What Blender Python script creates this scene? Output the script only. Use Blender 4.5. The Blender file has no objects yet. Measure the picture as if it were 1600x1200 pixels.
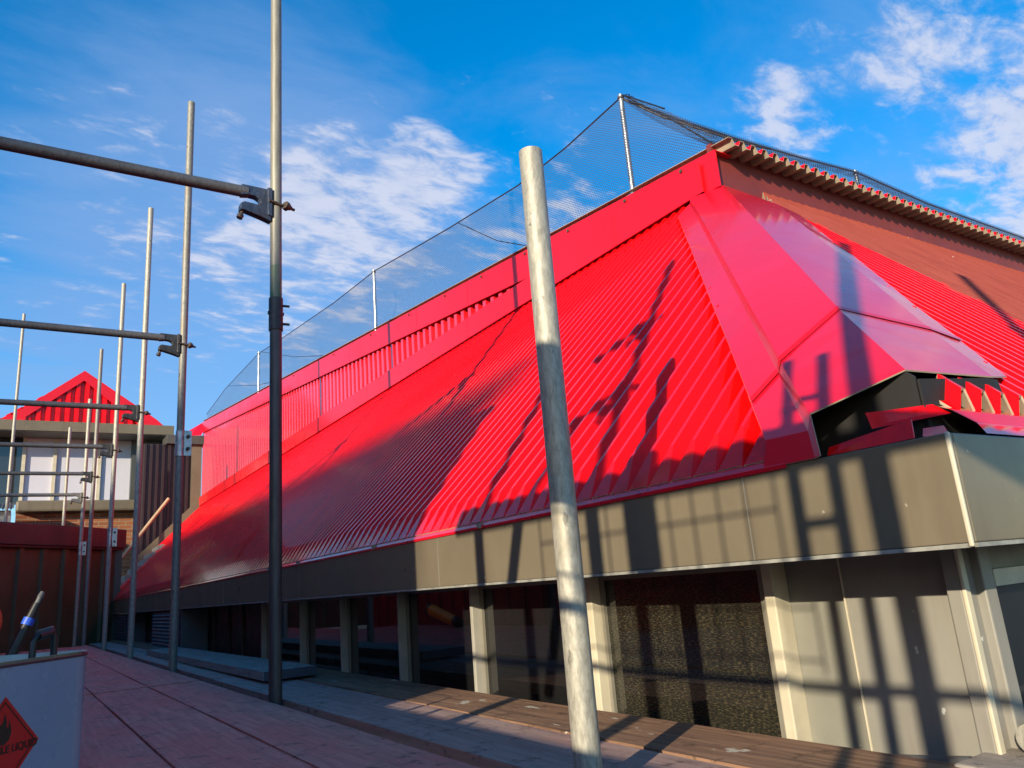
import bpy, math, random
from mathutils import Vector, Matrix
random.seed(4)
S = bpy.context.scene
COL = S.collection
R = math.radians
SUN = Vector((0.832, 0.480, -0.279)).normalized()      # direction the sunlight travels

# ------------------------------------------------------------------ materials
def nt(name):
    m = bpy.data.materials.new(name); m.use_nodes = True
    t = m.node_tree; b = t.nodes['Principled BSDF']
    return m, t, b
def N(t, kind, **kw):
    n = t.nodes.new(kind)
    for k, v in kw.items():
        if k.startswith('i_'): n.inputs[k[2:].replace('_', ' ')].default_value = v
        else: setattr(n, k, v)
    return n
def ramp(t, src, p0, p1, c0=(0, 0, 0, 1), c1=(1, 1, 1, 1)):
    r = N(t, 'ShaderNodeValToRGB')
    r.color_ramp.elements[0].position = p0; r.color_ramp.elements[1].position = p1
    r.color_ramp.elements[0].color = c0; r.color_ramp.elements[1].color = c1
    t.links.new(src, r.inputs[0]); return r
def mix(t, fac, a, b, mode='MIX'):
    m = N(t, 'ShaderNodeMix', data_type='RGBA', blend_type=mode)
    if isinstance(fac, (int, float)): m.inputs[0].default_value = fac
    else: t.links.new(fac, m.inputs[0])
    for k, v in ((6, a), (7, b)):
        if isinstance(v, tuple): m.inputs[k].default_value = v if len(v) == 4 else (*v, 1)
        else: t.links.new(v, m.inputs[k])
    return m.outputs[2]
def coords(t, scale=(1, 1, 1), rot=(0, 0, 0)):
    c = N(t, 'ShaderNodeTexCoord'); mp = N(t, 'ShaderNodeMapping')
    mp.inputs['Scale'].default_value = scale; mp.inputs['Rotation'].default_value = rot
    t.links.new(c.outputs['Object'], mp.inputs[0]); return mp.outputs[0]
def noise(t, vec, scale, detail=4, rough=.6):
    n = N(t, 'ShaderNodeTexNoise'); n.inputs['Scale'].default_value = scale
    n.inputs['Detail'].default_value = detail; n.inputs['Roughness'].default_value = rough
    t.links.new(vec, n.inputs['Vector']); return n.outputs['Fac']
def bump(t, b, h, strength=.2, dist=.01):
    n = N(t, 'ShaderNodeBump'); n.inputs['Strength'].default_value = strength; n.inputs['Distance'].default_value = dist
    t.links.new(h, n.inputs['Height']); t.links.new(n.outputs[0], b.inputs['Normal'])

def paint(name, col, var=.25, rough=.3, coat=0., cior=1.5, metal=0., spots=None, scale=6, bumpy=.04, stretch=(1, 1, 1), dirt=None, spec=.5):
    """painted or coated surface with slight mottling, optional chips and dirt streaks"""
    m, t, b = nt(name)
    v = coords(t, stretch)
    f = noise(t, v, scale, 5)
    dark = tuple(c * (1 - var) for c in col); lite = tuple(min(1, c * (1 + var)) for c in col)
    r = ramp(t, f, .3, .7, (*dark, 1), (*lite, 1))
    c = r.outputs[0]
    if dirt:
        f2 = noise(t, coords(t, (3, 3, .5)), 2.2, 6, .7)
        r2 = ramp(t, f2, .52, .72)
        c = mix(t, r2.outputs[0], c, dirt)
    if spots:
        f3 = noise(t, coords(t), 38, 3, .5); r3 = ramp(t, f3, .735, .75)
        c = mix(t, r3.outputs[0], c, spots)
    t.links.new(c, b.inputs['Base Color'])
    rr = ramp(t, noise(t, v, scale * 2.3, 4), .25, .8, (rough * .75,) * 3 + (1,), (min(1, rough * 1.35),) * 3 + (1,))
    t.links.new(rr.outputs[0], b.inputs['Roughness'])
    b.inputs['Metallic'].default_value = metal; b.inputs['Coat Weight'].default_value = coat
    b.inputs['Coat Roughness'].default_value = .08; b.inputs['Coat IOR'].default_value = cior; b.inputs['Specular IOR Level'].default_value = spec
    if bumpy: bump(t, b, noise(t, v, scale * 1.2, 3), bumpy, .02)
    return m

M = {}
RED = (.66, .002, .003)
M['red'] = paint('red_gloss_paint', RED, .13, .30, .9, cior=1.34, scale=4, bumpy=.03, spec=.06, dirt=(.46, .003, .006, 1))
M['red_cap'] = paint('red_cap_paint', (.64, .006, .022), .08, .30, .7, cior=1.4, scale=2, bumpy=.03, spec=.3)
M['red_wall'] = paint('red_wall_sheet_paint', (.62, .010, .016), .08, .24, .9, cior=2.0, scale=2, bumpy=.02)
M['red_trim'] = paint('red_trim_paint', (.62, .004, .012), .10, .30, .3, scale=2, bumpy=.04, spec=.3)
M['brown'] = paint('brown_fascia_paint', (.150, .124, .086), .12, .33, 0, spots=(.3, .26, .2, 1), scale=2.5, bumpy=.10, dirt=(.125, .10, .07, 1), spec=.3)
M['chip'] = paint('worn_metal_edge', (.24, .235, .21), .35, .45, scale=30)
M['maroon'] = paint('maroon_cladding_paint', (.060, .062, .056), .18, .42, scale=3, dirt=(.05, .045, .04, 1))
M['maroon_wall'] = paint('red_brown_cladding', (.105, .085, .042), .22, .5, scale=2, dirt=(.08, .06, .034, 1))
M['maroon_dark'] = paint('dark_maroon_sheet', (.024, .014, .017), .15, .45, scale=3)
M['darkred'] = paint('dark_red_wall_paint', (.34, .030, .030), .2, .5, scale=2)
M['terracotta'] = paint('old_terracotta_paint', (.17, .026, .020), .15, .5, scale=4)
M['under'] = paint('cream_undercoat', (.34, .29, .22), .2, .5, scale=10)
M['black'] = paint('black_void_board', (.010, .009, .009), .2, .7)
M['grey_panel'] = paint('grey_infill_panel', (.20, .195, .165), .10, .5, scale=5, spots=(.5, .5, .45, 1), dirt=(.165, .15, .125, 1))
M['grey_panel2'] = paint('grey_infill_panel_light', (.225, .215, .19), .10, .45, scale=4, spots=(.55, .55, .5, 1), dirt=(.19, .165, .14, 1))
M['cream'] = paint('cream_frame_paint', (.50, .45, .34), .12, .5, scale=9, spots=(.3, .27, .2, 1))
M['frame_shaded'] = paint('shaded_cream_frame_paint', (.34, .32, .28), .12, .5, scale=9, spots=(.2, .18, .15, 1))  # darkened copy of the cream frame paint for mullions standing in shade
M['frame'] = paint('dull_frame_paint', (.20, .185, .15), .15, .5, scale=9)
M['white_panel'] = paint('white_wall_panel', (.52, .51, .58), .04, .4, scale=2)
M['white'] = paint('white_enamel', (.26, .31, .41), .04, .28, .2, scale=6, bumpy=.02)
M['bluebox'] = paint('grey_metal_cabinet', (.065, .082, .10), .15, .5, scale=5)
M['concrete'] = paint('concrete', (.26, .24, .22), .25, .8, scale=12, bumpy=.2)
M['palewall'] = paint('pale_metal_cladding', (.55, .54, .42), .08, .5)
M['blue_metal'] = paint('blue_flaking_casting', (.035, .055, .10), .35, .5, scale=25, metal=.2, dirt=(.05, .035, .025, 1), bumpy=.3)
M['bolt'] = paint('rusty_bolt_steel', (.10, .075, .06), .4, .55, scale=40, metal=.6)
M['blacksteel'] = paint('dark_steel_sleeve', (.05, .048, .048), .3, .5, scale=25, metal=.5, bumpy=.2)
M['zinc'] = paint('zinc_coupler', (.42, .42, .42), .3, .35, scale=20, metal=.8)
M['plastic_black'] = paint('black_plastic', (.015, .015, .016), .2, .4)
M['tape_blue'] = paint('blue_tape', (.02, .09, .55), .1, .4)
M['orange'] = paint('orange_red_plastic', (.60, .055, .012), .12, .4)
M['yellow'] = paint('yellow_plastic', (.90, .50, .01), .1, .4)
M['hazard'] = paint('hazard_red_print', (.62, .012, .018), .04, .3, bumpy=0)
M['ink'] = paint('black_print', (.016, .014, .014), .1, .4, bumpy=0)
M['rim'] = paint('cream_metal_rim', (.60, .56, .45), .15, .35, scale=15)
M['timber_pole'] = paint('bare_timber_pole', (.40, .27, .16), .2, .6, scale=8)
M['edge_dark'] = paint('dark_lid_edge', (.06, .03, .04), .2, .4)
M['galv_band'] = None

def tube_mat(name, base, rust, stain, lowdark=None):
    """weathered galvanised scaffold tube: grey zinc, vertical scratches, rust and paint stains"""
    m, t, b = nt(name)
    v = coords(t); vs = coords(t, (1, 1, .30))
    f = noise(t, vs, 120, 6, .75)
    c = ramp(t, f, .32, .68, (*[x * .58 for x in base], 1), (*[min(1, x * 1.25) for x in base], 1)).outputs[0]
    f2 = ramp(t, noise(t, coords(t, (1, 1, .35)), 14, 6, .7), .56, .72).outputs[0]
    c = mix(t, f2, c, rust)
    f3 = ramp(t, noise(t, coords(t, (1, 1, .3)), 5.5, 3), .58, .7).outputs[0]
    c = mix(t, f3, c, stain)
    f4 = ramp(t, noise(t, coords(t, (1, 1, .5)), 42, 4, .7), .63, .68).outputs[0]
    c = mix(t, f4, c, tuple(x * .45 for x in base))
    t.links.new(c, b.inputs['Base Color'])
    b.inputs['Metallic'].default_value = .25; b.inputs['Roughness'].default_value = .55
    bump(t, b, f, .2, .004)
    return m
M['tube_pale'] = tube_mat('galvanised_tube_pale', (.36, .34, .285), (.28, .25, .19), (.25, .285, .27))
M['tube'] = tube_mat('galvanised_tube_grey', (.235, .225, .195), (.22, .17, .12), (.25, .26, .25))
M['tube_dark'] = tube_mat('galvanised_tube_dark', (.105, .105, .11), (.085, .06, .05), (.13, .14, .15))
def ringed():
    m, t, b = nt('tube_with_colour_rings')
    c0 = N(t, 'ShaderNodeTexCoord'); sx = N(t, 'ShaderNodeSeparateXYZ'); t.links.new(c0.outputs['Object'], sx.inputs[0])
    vs = coords(t, (1, 1, .12)); f = noise(t, vs, 55, 5, .65)
    c = ramp(t, f, .3, .72, (.165, .152, .12, 1), (.28, .262, .21, 1)).outputs[0]
    def band(lo, hi):
        a = N(t, 'ShaderNodeMath', operation='GREATER_THAN'); a.inputs[1].default_value = lo
        g = N(t, 'ShaderNodeMath', operation='LESS_THAN'); g.inputs[1].default_value = hi
        nn = N(t, 'ShaderNodeMath', operation='MULTIPLY_ADD'); nn.inputs[1].default_value = .05
        t.links.new(f, nn.inputs[0]); t.links.new(sx.outputs[2], nn.inputs[2])
        t.links.new(nn.outputs[0], a.inputs[0]); t.links.new(nn.outputs[0], g.inputs[0])
        q = N(t, 'ShaderNodeMath', operation='MULTIPLY'); t.links.new(a.outputs[0], q.inputs[0]); t.links.new(g.outputs[0], q.inputs[1])
        w = N(t, 'ShaderNodeMath', operation='MULTIPLY'); t.links.new(q.outputs[0], w.inputs[0]); t.links.new(ramp(t, f, .35, .6).outputs[0], w.inputs[1])
        return w.outputs[0]
    c = mix(t, band(4.80, 4.985), c, (.045, .12, .05)); c = mix(t, band(4.725, 4.80), c, (.14, .03, .03))
    low = N(t, 'ShaderNodeMath', operation='LESS_THAN'); low.inputs[1].default_value = 4.68; t.links.new(sx.outputs[2], low.inputs[0])
    c = mix(t, low.outputs[0], c, ramp(t, f, .3, .72, (.04, .038, .038, 1), (.095, .09, .088, 1)).outputs[0])
    t.links.new(c, b.inputs['Base Color']); b.inputs['Metallic'].default_value = .25; b.inputs['Roughness'].default_value = .5
    bump(t, b, f, .15, .004); return m
M['tube_ring'] = ringed()

def wood(name, c0, c1, dust, splash, amount=.5, roughness=.75):
    """weathered board: grain along Y, dust stains (reddened as roof glow on the pink boards), knots and paint splashes"""
    m, t, b = nt(name)
    oi = N(t, 'ShaderNodeObjectInfo')
    tc = N(t, 'ShaderNodeTexCoord'); ad = N(t, 'ShaderNodeVectorMath', operation='ADD')
    t.links.new(tc.outputs['Object'], ad.inputs[0])
    sc = N(t, 'ShaderNodeVectorMath', operation='SCALE'); sc.inputs[0].default_value = (3, 7, 0)
    t.links.new(oi.outputs['Random'], sc.inputs['Scale']); t.links.new(sc.outputs[0], ad.inputs[1])
    def mp(s):
        q = N(t, 'ShaderNodeMapping'); q.inputs['Scale'].default_value = s; t.links.new(ad.outputs[0], q.inputs[0]); return q.outputs[0]
    g = noise(t, mp((1, .05, 1)), 70, 6, .7)
    c = ramp(t, g, .38, .62, (*c0, 1), (*c1, 1)).outputs[0]
    d = ramp(t, noise(t, mp((1, .6, 1)), 2.6, 6, .7), .38, .66).outputs[0]
    dm = N(t, 'ShaderNodeMath', operation='MULTIPLY'); dm.inputs[1].default_value = amount; t.links.new(d, dm.inputs[0])
    c = mix(t, dm.outputs[0], c, dust)
    k = ramp(t, noise(t, mp((.8, .7, 1)), 21, 7, .8), .545, .63).outputs[0]
    km = N(t, 'ShaderNodeMath', operation='MULTIPLY'); km.inputs[1].default_value = .7; t.links.new(k, km.inputs[0])
    c = mix(t, km.outputs[0], c, tuple(x * .28 for x in c0))
    if splash:
        s_ = ramp(t, noise(t, mp((1, .5, 1)), 11, 5, .65), .64, .655).outputs[0]
        c = mix(t, s_, c, splash)
    t.links.new(c, b.inputs['Base Color'])
    b.inputs['Roughness'].default_value = roughness
    bump(t, b, g, .45, .004)
    return m
M['board_pink_glow'] = wood('dusty_ply_board_red_glow', (.46, .19, .14), (.70, .31, .225), (.74, .17, .13), None, .75)  # wood and dust colours reddened to stand in for the roof's bounced light
M['board_brown'] = wood('old_timber_board', (.12, .062, .036), (.32, .18, .10), (.25, .13, .09), (.50, .45, .36), .45)
M['board_grey'] = wood('grey_timber_board', (.20, .17, .145), (.32, .28, .24), (.26, .22, .2), None, .4)
M['board_blue'] = wood('bluish_grey_board', (.25, .16, .135), (.42, .29, .245), (.46, .22, .18), None, .55)
def bandmat():
    m, t, b = nt('galvanised_end_band')
    c = coords(t); ck = N(t, 'ShaderNodeTexBrick'); ck.inputs['Scale'].default_value = 22
    ck.inputs['Color1'].default_value = (.40, .75, .95, 1); ck.inputs['Color2'].default_value = (.45, .8, .95, 1); ck.inputs['Mortar'].default_value = (.03, .05, .08, 1)
    ck.inputs['Mortar Size'].default_value = .05
    t.links.new(c, ck.inputs[0]); t.links.new(ck.outputs[0], b.inputs['Base Color'])
    b.inputs['Roughness'].default_value = .4
    return m
M['galv_band'] = bandmat()

def roof_right_mat():
    """fresh red paint up to one rib, older matt terracotta coat beyond it, with bare flecks"""
    m, t, b = nt('half_painted_roof_sheet')
    tc = N(t, 'ShaderNodeTexCoord'); sx = N(t, 'ShaderNodeSeparateXYZ'); t.links.new(tc.outputs['Object'], sx.inputs[0])
    n1 = noise(t, coords(t, (1, 1, 1)), 7, 3)
    a = N(t, 'ShaderNodeMath', operation='MULTIPLY_ADD'); a.inputs[1].default_value = .35; t.links.new(n1, a.inputs[0]); t.links.new(sx.outputs[0], a.inputs[2])
    f = ramp(t, a.outputs[0], 0, 1); f.color_ramp.elements[0].position = .0
    g = N(t, 'ShaderNodeMapRange'); g.inputs[1].default_value = 1.56; g.inputs[2].default_value = 1.63; t.links.new(a.outputs[0], g.inputs[0])
    old = ramp(t, noise(t, coords(t, (3, .6, .6)), 6, 5), .3, .7, (.19, .032, .022, 1), (.26, .052, .036, 1)).outputs[0]
    fl = ramp(t, noise(t, coords(t, (2.4, 1, 1)), 16, 3), .72, .735).outputs[0]
    old = mix(t, fl, old, (.5, .36, .3))
    new = ramp(t, noise(t, coords(t), 3, 3), .3, .7, (.60, .002, .003, 1), (.70, .002, .004, 1)).outputs[0]
    t.links.new(mix(t, g.outputs[0], new, old), b.inputs['Base Color'])
    rg = N(t, 'ShaderNodeMapRange'); rg.inputs[3].default_value = .24; rg.inputs[4].default_value = .6; t.links.new(g.outputs[0], rg.inputs[0])
    t.links.new(rg.outputs[0], b.inputs['Roughness']); b.inputs['Specular IOR Level'].default_value = .2; return m
M['red_right'] = roof_right_mat()

def glass(name, base, speck, amt):
    m, t, b = nt(name)
    v = coords(t, (1, .55, 2.4)); f = noise(t, v, 150, 4, .75)
    f2 = noise(t, coords(t), 2.4, 4)
    sp = ramp(t, f, .50, .80).outputs[0]
    sm = N(t, 'ShaderNodeMath', operation='MULTIPLY'); t.links.new(sp, sm.inputs[0])
    t.links.new(ramp(t, f2, .25, .6, (.35, .35, .35, 1)).outputs[0], sm.inputs[1])
    s2 = N(t, 'ShaderNodeMath', operation='MULTIPLY'); s2.inputs[1].default_value = amt; t.links.new(sm.outputs[0], s2.inputs[0])
    t.links.new(mix(t, s2.outputs[0], base, speck), b.inputs['Base Color'])
    b.inputs['Roughness'].default_value = .6; b.inputs['Specular IOR Level'].default_value = .2
    b.inputs['Coat Weight'].default_value = 1.0; b.inputs['Coat Roughness'].default_value = .015; b.inputs['Coat IOR'].default_value = 1.7
    return m
M['glass'] = glass('dark_window_glass', (.006, .006, .007), (.05, .045, .035), .35)
M['glass_speck'] = glass('dusty_window_glass', (.010, .010, .008), (.36, .29, .15), .5)
M['glass_far'] = glass('far_window_glass', (.012, .012, .013), (.05, .05, .05), .2)

def brick():
    m, t, b = nt('orange_brickwork')
    tc = N(t, 'ShaderNodeTexCoord'); mp = N(t, 'ShaderNodeMapping'); mp.inputs['Rotation'].default_value = (R(90), 0, 0)
    t.links.new(tc.outputs['Object'], mp.inputs[0])
    bk = N(t, 'ShaderNodeTexBrick'); bk.inputs['Scale'].default_value = 1.0
    bk.inputs['Brick Width'].default_value = .23; bk.inputs['Row Height'].default_value = .076; bk.inputs['Mortar Size'].default_value = .008
    bk.inputs['Color1'].default_value = (.30, .10, .035, 1); bk.inputs['Color2'].default_value = (.22, .065, .025, 1); bk.inputs['Mortar'].default_value = (.26, .20, .14, 1)
    t.links.new(mp.outputs[0], bk.inputs[0]); 
    c = mix(t, ramp(t, noise(t, coords(t), 9, 4), .4, .7).outputs[0], bk.outputs[0], (.17, .06, .03), 'MIX')
    c2 = mix(t, .35, bk.outputs[0], c)
    t.links.new(c2, b.inputs['Base Color']); b.inputs['Roughness'].default_value = .85
    return m
M['brick'] = brick()

def net_mat(name, cell, w, col):
    """square mesh netting: thin twine lines, open between"""
    m, t, b = nt(name)
    uv = N(t, 'ShaderNodeUVMap'); sx = N(t, 'ShaderNodeSeparateXYZ'); t.links.new(uv.outputs[0], sx.inputs[0])
    def line(a_, b_):
        x = N(t, 'ShaderNodeMath', operation='MULTIPLY'); x.inputs[1].default_value = a_ / cell; t.links.new(sx.outputs[0], x.inputs[0])
        y = N(t, 'ShaderNodeMath', operation='MULTIPLY_ADD'); y.inputs[1].default_value = b_ / cell; t.links.new(sx.outputs[1], y.inputs[0]); t.links.new(x.outputs[0], y.inputs[2])
        f = N(t, 'ShaderNodeMath', operation='FRACT'); t.links.new(y.outputs[0], f.inputs[0])
        l = N(t, 'ShaderNodeMath', operation='LESS_THAN'); l.inputs[1].default_value = w; t.links.new(f.outputs[0], l.inputs[0])
        return l.outputs[0]
    mx = N(t, 'ShaderNodeMath', operation='MAXIMUM'); t.links.new(line(.75, 1), mx.inputs[0]); t.links.new(line(-.75, 1), mx.inputs[1])
    tr = N(t, 'ShaderNodeBsdfTransparent'); ms = N(t, 'ShaderNodeMixShader')
    b.inputs['Base Color'].default_value = (*col, 1); b.inputs['Roughness'].default_value = .7
    t.links.new(mx.outputs[0], ms.inputs[0]); t.links.new(tr.outputs[0], ms.inputs[1]); t.links.new(b.outputs[0], ms.inputs[2])
    t.links.new(ms.outputs[0], t.nodes['Material Output'].inputs[0]); return m
M['net'] = net_mat('black_netting', .017, .16, (.035, .035, .05))
M['net_dense'] = net_mat('black_netting_doubled', .017, .27, (.03, .03, .045))
M['net_fold'] = net_mat('black_netting_folded', .020, .30, (.03, .03, .045))

def ground_mat():
    m, t, b = nt('asphalt_yard')
    c = ramp(t, noise(t, coords(t), 3, 8, .7), .3, .7, (.04, .04, .04, 1), (.07, .068, .065, 1)).outputs[0]
    t.links.new(c, b.inputs['Base Color']); b.inputs['Roughness'].default_value = .9; return m
M['ground'] = ground_mat()
M['membrane'] = paint('roof_membrane', (.06, .055, .055), .3, .85, scale=5)

# ------------------------------------------------------------------ mesh helpers
class MB:
    def __init__(s): s.v = []; s.f = []; s.mi = []; s.sm = []; s.uv = None
    def add(s, vs, fs, mi=0, smooth=False):
        o = len(s.v); s.v += [tuple(p) for p in vs]
        for f in fs: s.f.append(tuple(i + o for i in f)); s.mi.append(mi); s.sm.append(smooth)
        return s
    def box(s, x0, x1, y0, y1, z0, z1, mi=0):
        return s.add([(x0, y0, z0), (x1, y0, z0), (x1, y1, z0), (x0, y1, z0), (x0, y0, z1), (x1, y0, z1), (x1, y1, z1), (x0, y1, z1)],
                     [(0, 3, 2, 1), (4, 5, 6, 7), (0, 1, 5, 4), (1, 2, 6, 5), (2, 3, 7, 6), (3, 0, 4, 7)], mi)
    def obox(s, p, q, w, h, up=(0, 0, 1), mi=0):
        """box along p->q, w across, h along up"""
        p, q = Vector(p), Vector(q); d = (q - p).normalized(); u = Vector(up); a = d.cross(u).normalized(); u = a.cross(d).normalized()
        vs = [c + a * (w / 2 * i) + u * (h / 2 * j) for c in (p, q) for i, j in ((-1, -1), (1, -1), (1, 1), (-1, 1))]
        return s.add(vs, [(0, 1, 2, 3), (7, 6, 5, 4), (0, 4, 5, 1), (1, 5, 6, 2), (2, 6, 7, 3), (3, 7, 4, 0)], mi)
    def tube(s, p, q, r, n=20, r2=None, wall=None, mi=0, caps=True):
        """cylinder p->q; with wall given it is a hollow pipe"""
        p, q = Vector(p), Vector(q); d = (q - p).normalized(); r2 = r if r2 is None else r2
        a = d.cross(Vector((0, 0, 1)) if abs(d.z) < .9 else Vector((1, 0, 0))).normalized(); b = d.cross(a)
        ring = lambda c, rr: [c + (a * math.cos(2 * math.pi * i / n) + b * math.sin(2 * math.pi * i / n)) * rr for i in range(n)]
        s.add(ring(p, r) + ring(q, r2), [(i, (i + 1) % n, n + (i + 1) % n, n + i) for i in range(n)], mi, True)
        if wall:
            s.add(ring(p, r - wall) + ring(q, r2 - wall), [(n + i, n + (i + 1) % n, (i + 1) % n, i) for i in range(n)], mi, True)
            for c, rr in ((p, r), (q, r2)):
                s.add(ring(c, rr) + ring(c, rr - wall), [(i, (i + 1) % n, n + (i + 1) % n, n + i) for i in range(n)], mi)
        elif caps:
            s.add(ring(p, r), [tuple(range(n))[::-1]], mi); s.add(ring(q, r2), [tuple(range(n))], mi)
        return s
    def path(s, pts, r, n=12, mi=0):
        pts = [Vector(p) for p in pts]; rings = []
        prev = None
        for i, p in enumerate(pts):
            d = (pts[min(i + 1, len(pts) - 1)] - pts[max(i - 1, 0)]).normalized()
            a = d.cross(Vector((0, 0, 1)) if abs(d.z) < .95 else Vector((1, 0, 0))).normalized()
            if prev is not None and a.dot(prev) < 0: a = -a
            prev = a; b = d.cross(a)
            rings += [p + (a * math.cos(2 * math.pi * k / n) + b * math.sin(2 * math.pi * k / n)) * r for k in range(n)]
        fs = [(i * n + k, i * n + (k + 1) % n, (i + 1) * n + (k + 1) % n, (i + 1) * n + k) for i in range(len(pts) - 1) for k in range(n)]
        s.add(rings, fs, mi, True); s.add(rings[:n], [tuple(range(n))[::-1]], mi); s.add(rings[-n:], [tuple(range(n))], mi); return s
    def prism(s, poly, axis, a, b, mi=0):
        """extrude polygon (2D) along axis 'x','y' or 'z' from a to b"""
        def mk(u, v, w): return {'x': (w, u, v), 'y': (u, w, v), 'z': (u, v, w)}[axis]
        n = len(poly)
        return s.add([mk(u, v, a) for u, v in poly] + [mk(u, v, b) for u, v in poly],
                     [tuple(range(n))[::-1], tuple(range(n, 2 * n))] + [(i, (i + 1) % n, n + (i + 1) % n, n + i) for i in range(n)], mi)
    def grid(s, rows, mi=0, smooth=False):
        m_, n_ = len(rows), len(rows[0])
        return s.add([p for r in rows for p in r], [(i * n_ + j, i * n_ + j + 1, (i + 1) * n_ + j + 1, (i + 1) * n_ + j) for i in range(m_ - 1) for j in range(n_ - 1)], mi, smooth)
    def slab(s, rows, off, mi=0, mi2=None):
        """grid with thickness off (vector)"""
        off = Vector(off); mi2 = mi if mi2 is None else mi2
        s.grid(rows, mi); s.grid([[Vector(p) + off for p in r][::-1] for r in rows], mi2)
        loop = list(rows[0]) + [r[-1] for r in rows[1:]] + list(rows[-1][::-1][1:]) + [r[0] for r in rows[::-1][1:-1]]
        n = len(loop); s.add(loop + [Vector(p) + off for p in loop], [(i, n + i, n + (i + 1) % n, (i + 1) % n) for i in range(n)], mi2); return s
    def build(s, name, mats, parent=None, loc=None, bevel=0, seg=2):
        base = Vector(loc) if loc is not None else (parent_loc(parent) if parent else Vector((0, 0, 0)))
        me = bpy.data.meshes.new(name)
        me.from_pydata([tuple(Vector(p) - base) for p in s.v], [], s.f)
        for m_ in (mats if isinstance(mats, (list, tuple)) else [mats]): me.materials.append(M[m_])
        me.polygons.foreach_set('material_index', s.mi); me.polygons.foreach_set('use_smooth', s.sm)
        if s.uv:
            u = me.uv_layers.new(name='UVMap')
            for l in me.loops: u.data[l.index].uv = s.uv[l.vertex_index]
        me.update()
        o = bpy.data.objects.new(name, me); COL.objects.link(o)
        if parent: o.parent = parent
        else: o.location = base
        if bevel:
            bv = o.modifiers.new('bevel', 'BEVEL'); bv.width = bevel; bv.segments = seg; bv.limit_method = 'ANGLE'
        return o
def parent_loc(o):
    v = Vector((0, 0, 0))
    while o: v = v + o.location; o = o.parent
    return v
def tag(o, label=None, cat=None, group=None, kind=None):
    for k, v in (('label', label), ('category', cat), ('group', group), ('kind', kind)):
        if v: o[k] = v
    return o
def thing(name, loc, label, cat, group=None):
    o = bpy.data.objects.new(name, None); o.empty_display_size = .1; COL.objects.link(o); o.location = loc
    return tag(o, label, cat, group)

# ================================================================== SETTING
g = MB(); g.add([(-400, -400, -3.6), (400, -400, -3.6), (400, 400, -3.6), (-400, 400, -3.6)], [(0, 1, 2, 3)])
tag(g.build('ground', 'ground'), kind='structure')
g = MB(); g.box(-2.6, 1.44, -6, 15, -1.05, -.85); tag(g.build('flat_roof', 'membrane'), kind='structure')

# ================================================================== MAIN BUILDING
XF, YC, Z0 = 1.2, .611, .172          # fascia plane, gable fascia plane, fascia top
XW, YW = 2.861, 2.30                  # upper walls
YE = 15.4
bld = thing('red_roof_building', (1.46, .76, -3.6), 'long building with glossy red ribbed hip roof above a brown fascia and dark windows', 'building')

# --- fascia (gutter faces)
f = MB(); f.box(XF, XF + .012, YC, 13.3, 0.004, Z0); f.box(XF + .012, XF + .3, YC + .014, 13.3, .012, .02)
fo = f.build('fascia', 'brown', bld, bevel=.002)
e = MB(); e.box(XF - .002, XF + .016, YC + .006, 13.3, -.003, .0035); e.build('fascia_lip', 'chip', fo)
e = MB(); e.box(XF - .002, XF + .004, YC - .002, YC + .005, -.002, Z0 + .001); e.build('corner_trim', 'cream', fo, bevel=.002)
f = MB(); f.box(XF + .0125, 8, YC, YC + .012, 0.004, Z0); f.box(XF + .04, 8, YC + .012, YC + .16, .0125, .0195)
f2 = f.build('fascia', 'brown', bld, bevel=.002)
e = MB(); e.box(XF + .012, 8, YC - .002, YC + .016, -.003, .0035); e.build('fascia_lip', 'chip', f2)
for y in (1.02, 2.36, 3.9, 5.6, 7.3, 9.1):
    e = MB(); e.box(XF - .0012, XF, y, y + .0025, .004, Z0 - .002); e.build('sheet_joint', 'frame', fo)

# --- left roof sheet: ribs run up the slope, repeat along Y
OFFC, RH = .031, .030
P = .070
rows_b, rows_f, rows_k, rows_t = [], [], [], []
def ztop(x, h): return (x - XF) + Z0 + (OFFC - RH + h) * math.sqrt(2)
y = YC + .05; k = 0
prof = [(0, 0, .08), (.26, 0, .12), (.54, 1, .16), (.71, 1, 1.04)]
ys = []
while y < YE:
    for u, h, ub in prof: ys.append((y + u * P, h, y + ub * P))
    y += P
lrow = [[], [], [], []]
for yy, h, yb in ys:
    if yy > YE: break
    xt = min(XW + .04, XF + (yy - YC) - .262)
    if xt < XF + .085: continue
    hh = h * RH
    xk = XF + .062 + (1 - h) * .016
    lrow[0].append((XF + .004, yb, Z0 + .014 + h * .003))
    lrow[1].append((xk, yy, ztop(xk, hh)))
    lrow[2].append((xk + (xt - xk) * .5, yy, ztop(xk + (xt - xk) * .5, hh)))
    lrow[3].append((xt, yy, ztop(xt, hh)))
r = MB(); r.slab(lrow, (.003, 0, -.004), 0, 1)
rl = r.build('roof_sheet', ['red', 'under'], bld)
e = MB(); e.add([(XF - .004, YC + .3, Z0 - .006), (XF - .004, 15.3, Z0 - .006), (XF - .006, 15.3, Z0 + .004), (XF - .006, YC + .3, Z0 + .002), (XF + .010, YC + .3, Z0 + .019), (XF + .010, 15.3, Z0 + .019)],
                [(0, 3, 2, 1), (3, 4, 5, 2)]); e.build('eave_flashing', 'red_cap', rl)
scr = MB(); scr.tube((0, 0, -.001), (-.004, 0, .004), .006, 6)
scr_o = None
for i in range(100):
    yy = YC + .05 + P * (26 + i + .52)
    x = XW - .16; z = ztop(x, RH)
    if scr_o is None: scr_o = scr.build('fixing_screw', 'red_trim', rl, loc=(0, 0, 0)); so_ = scr_o; so_.parent = rl
    else: so_ = scr_o.copy(); COL.objects.link(so_); so_.parent = rl
    so_.location = Vector((x, yy, z)) - parent_loc(rl)
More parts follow.
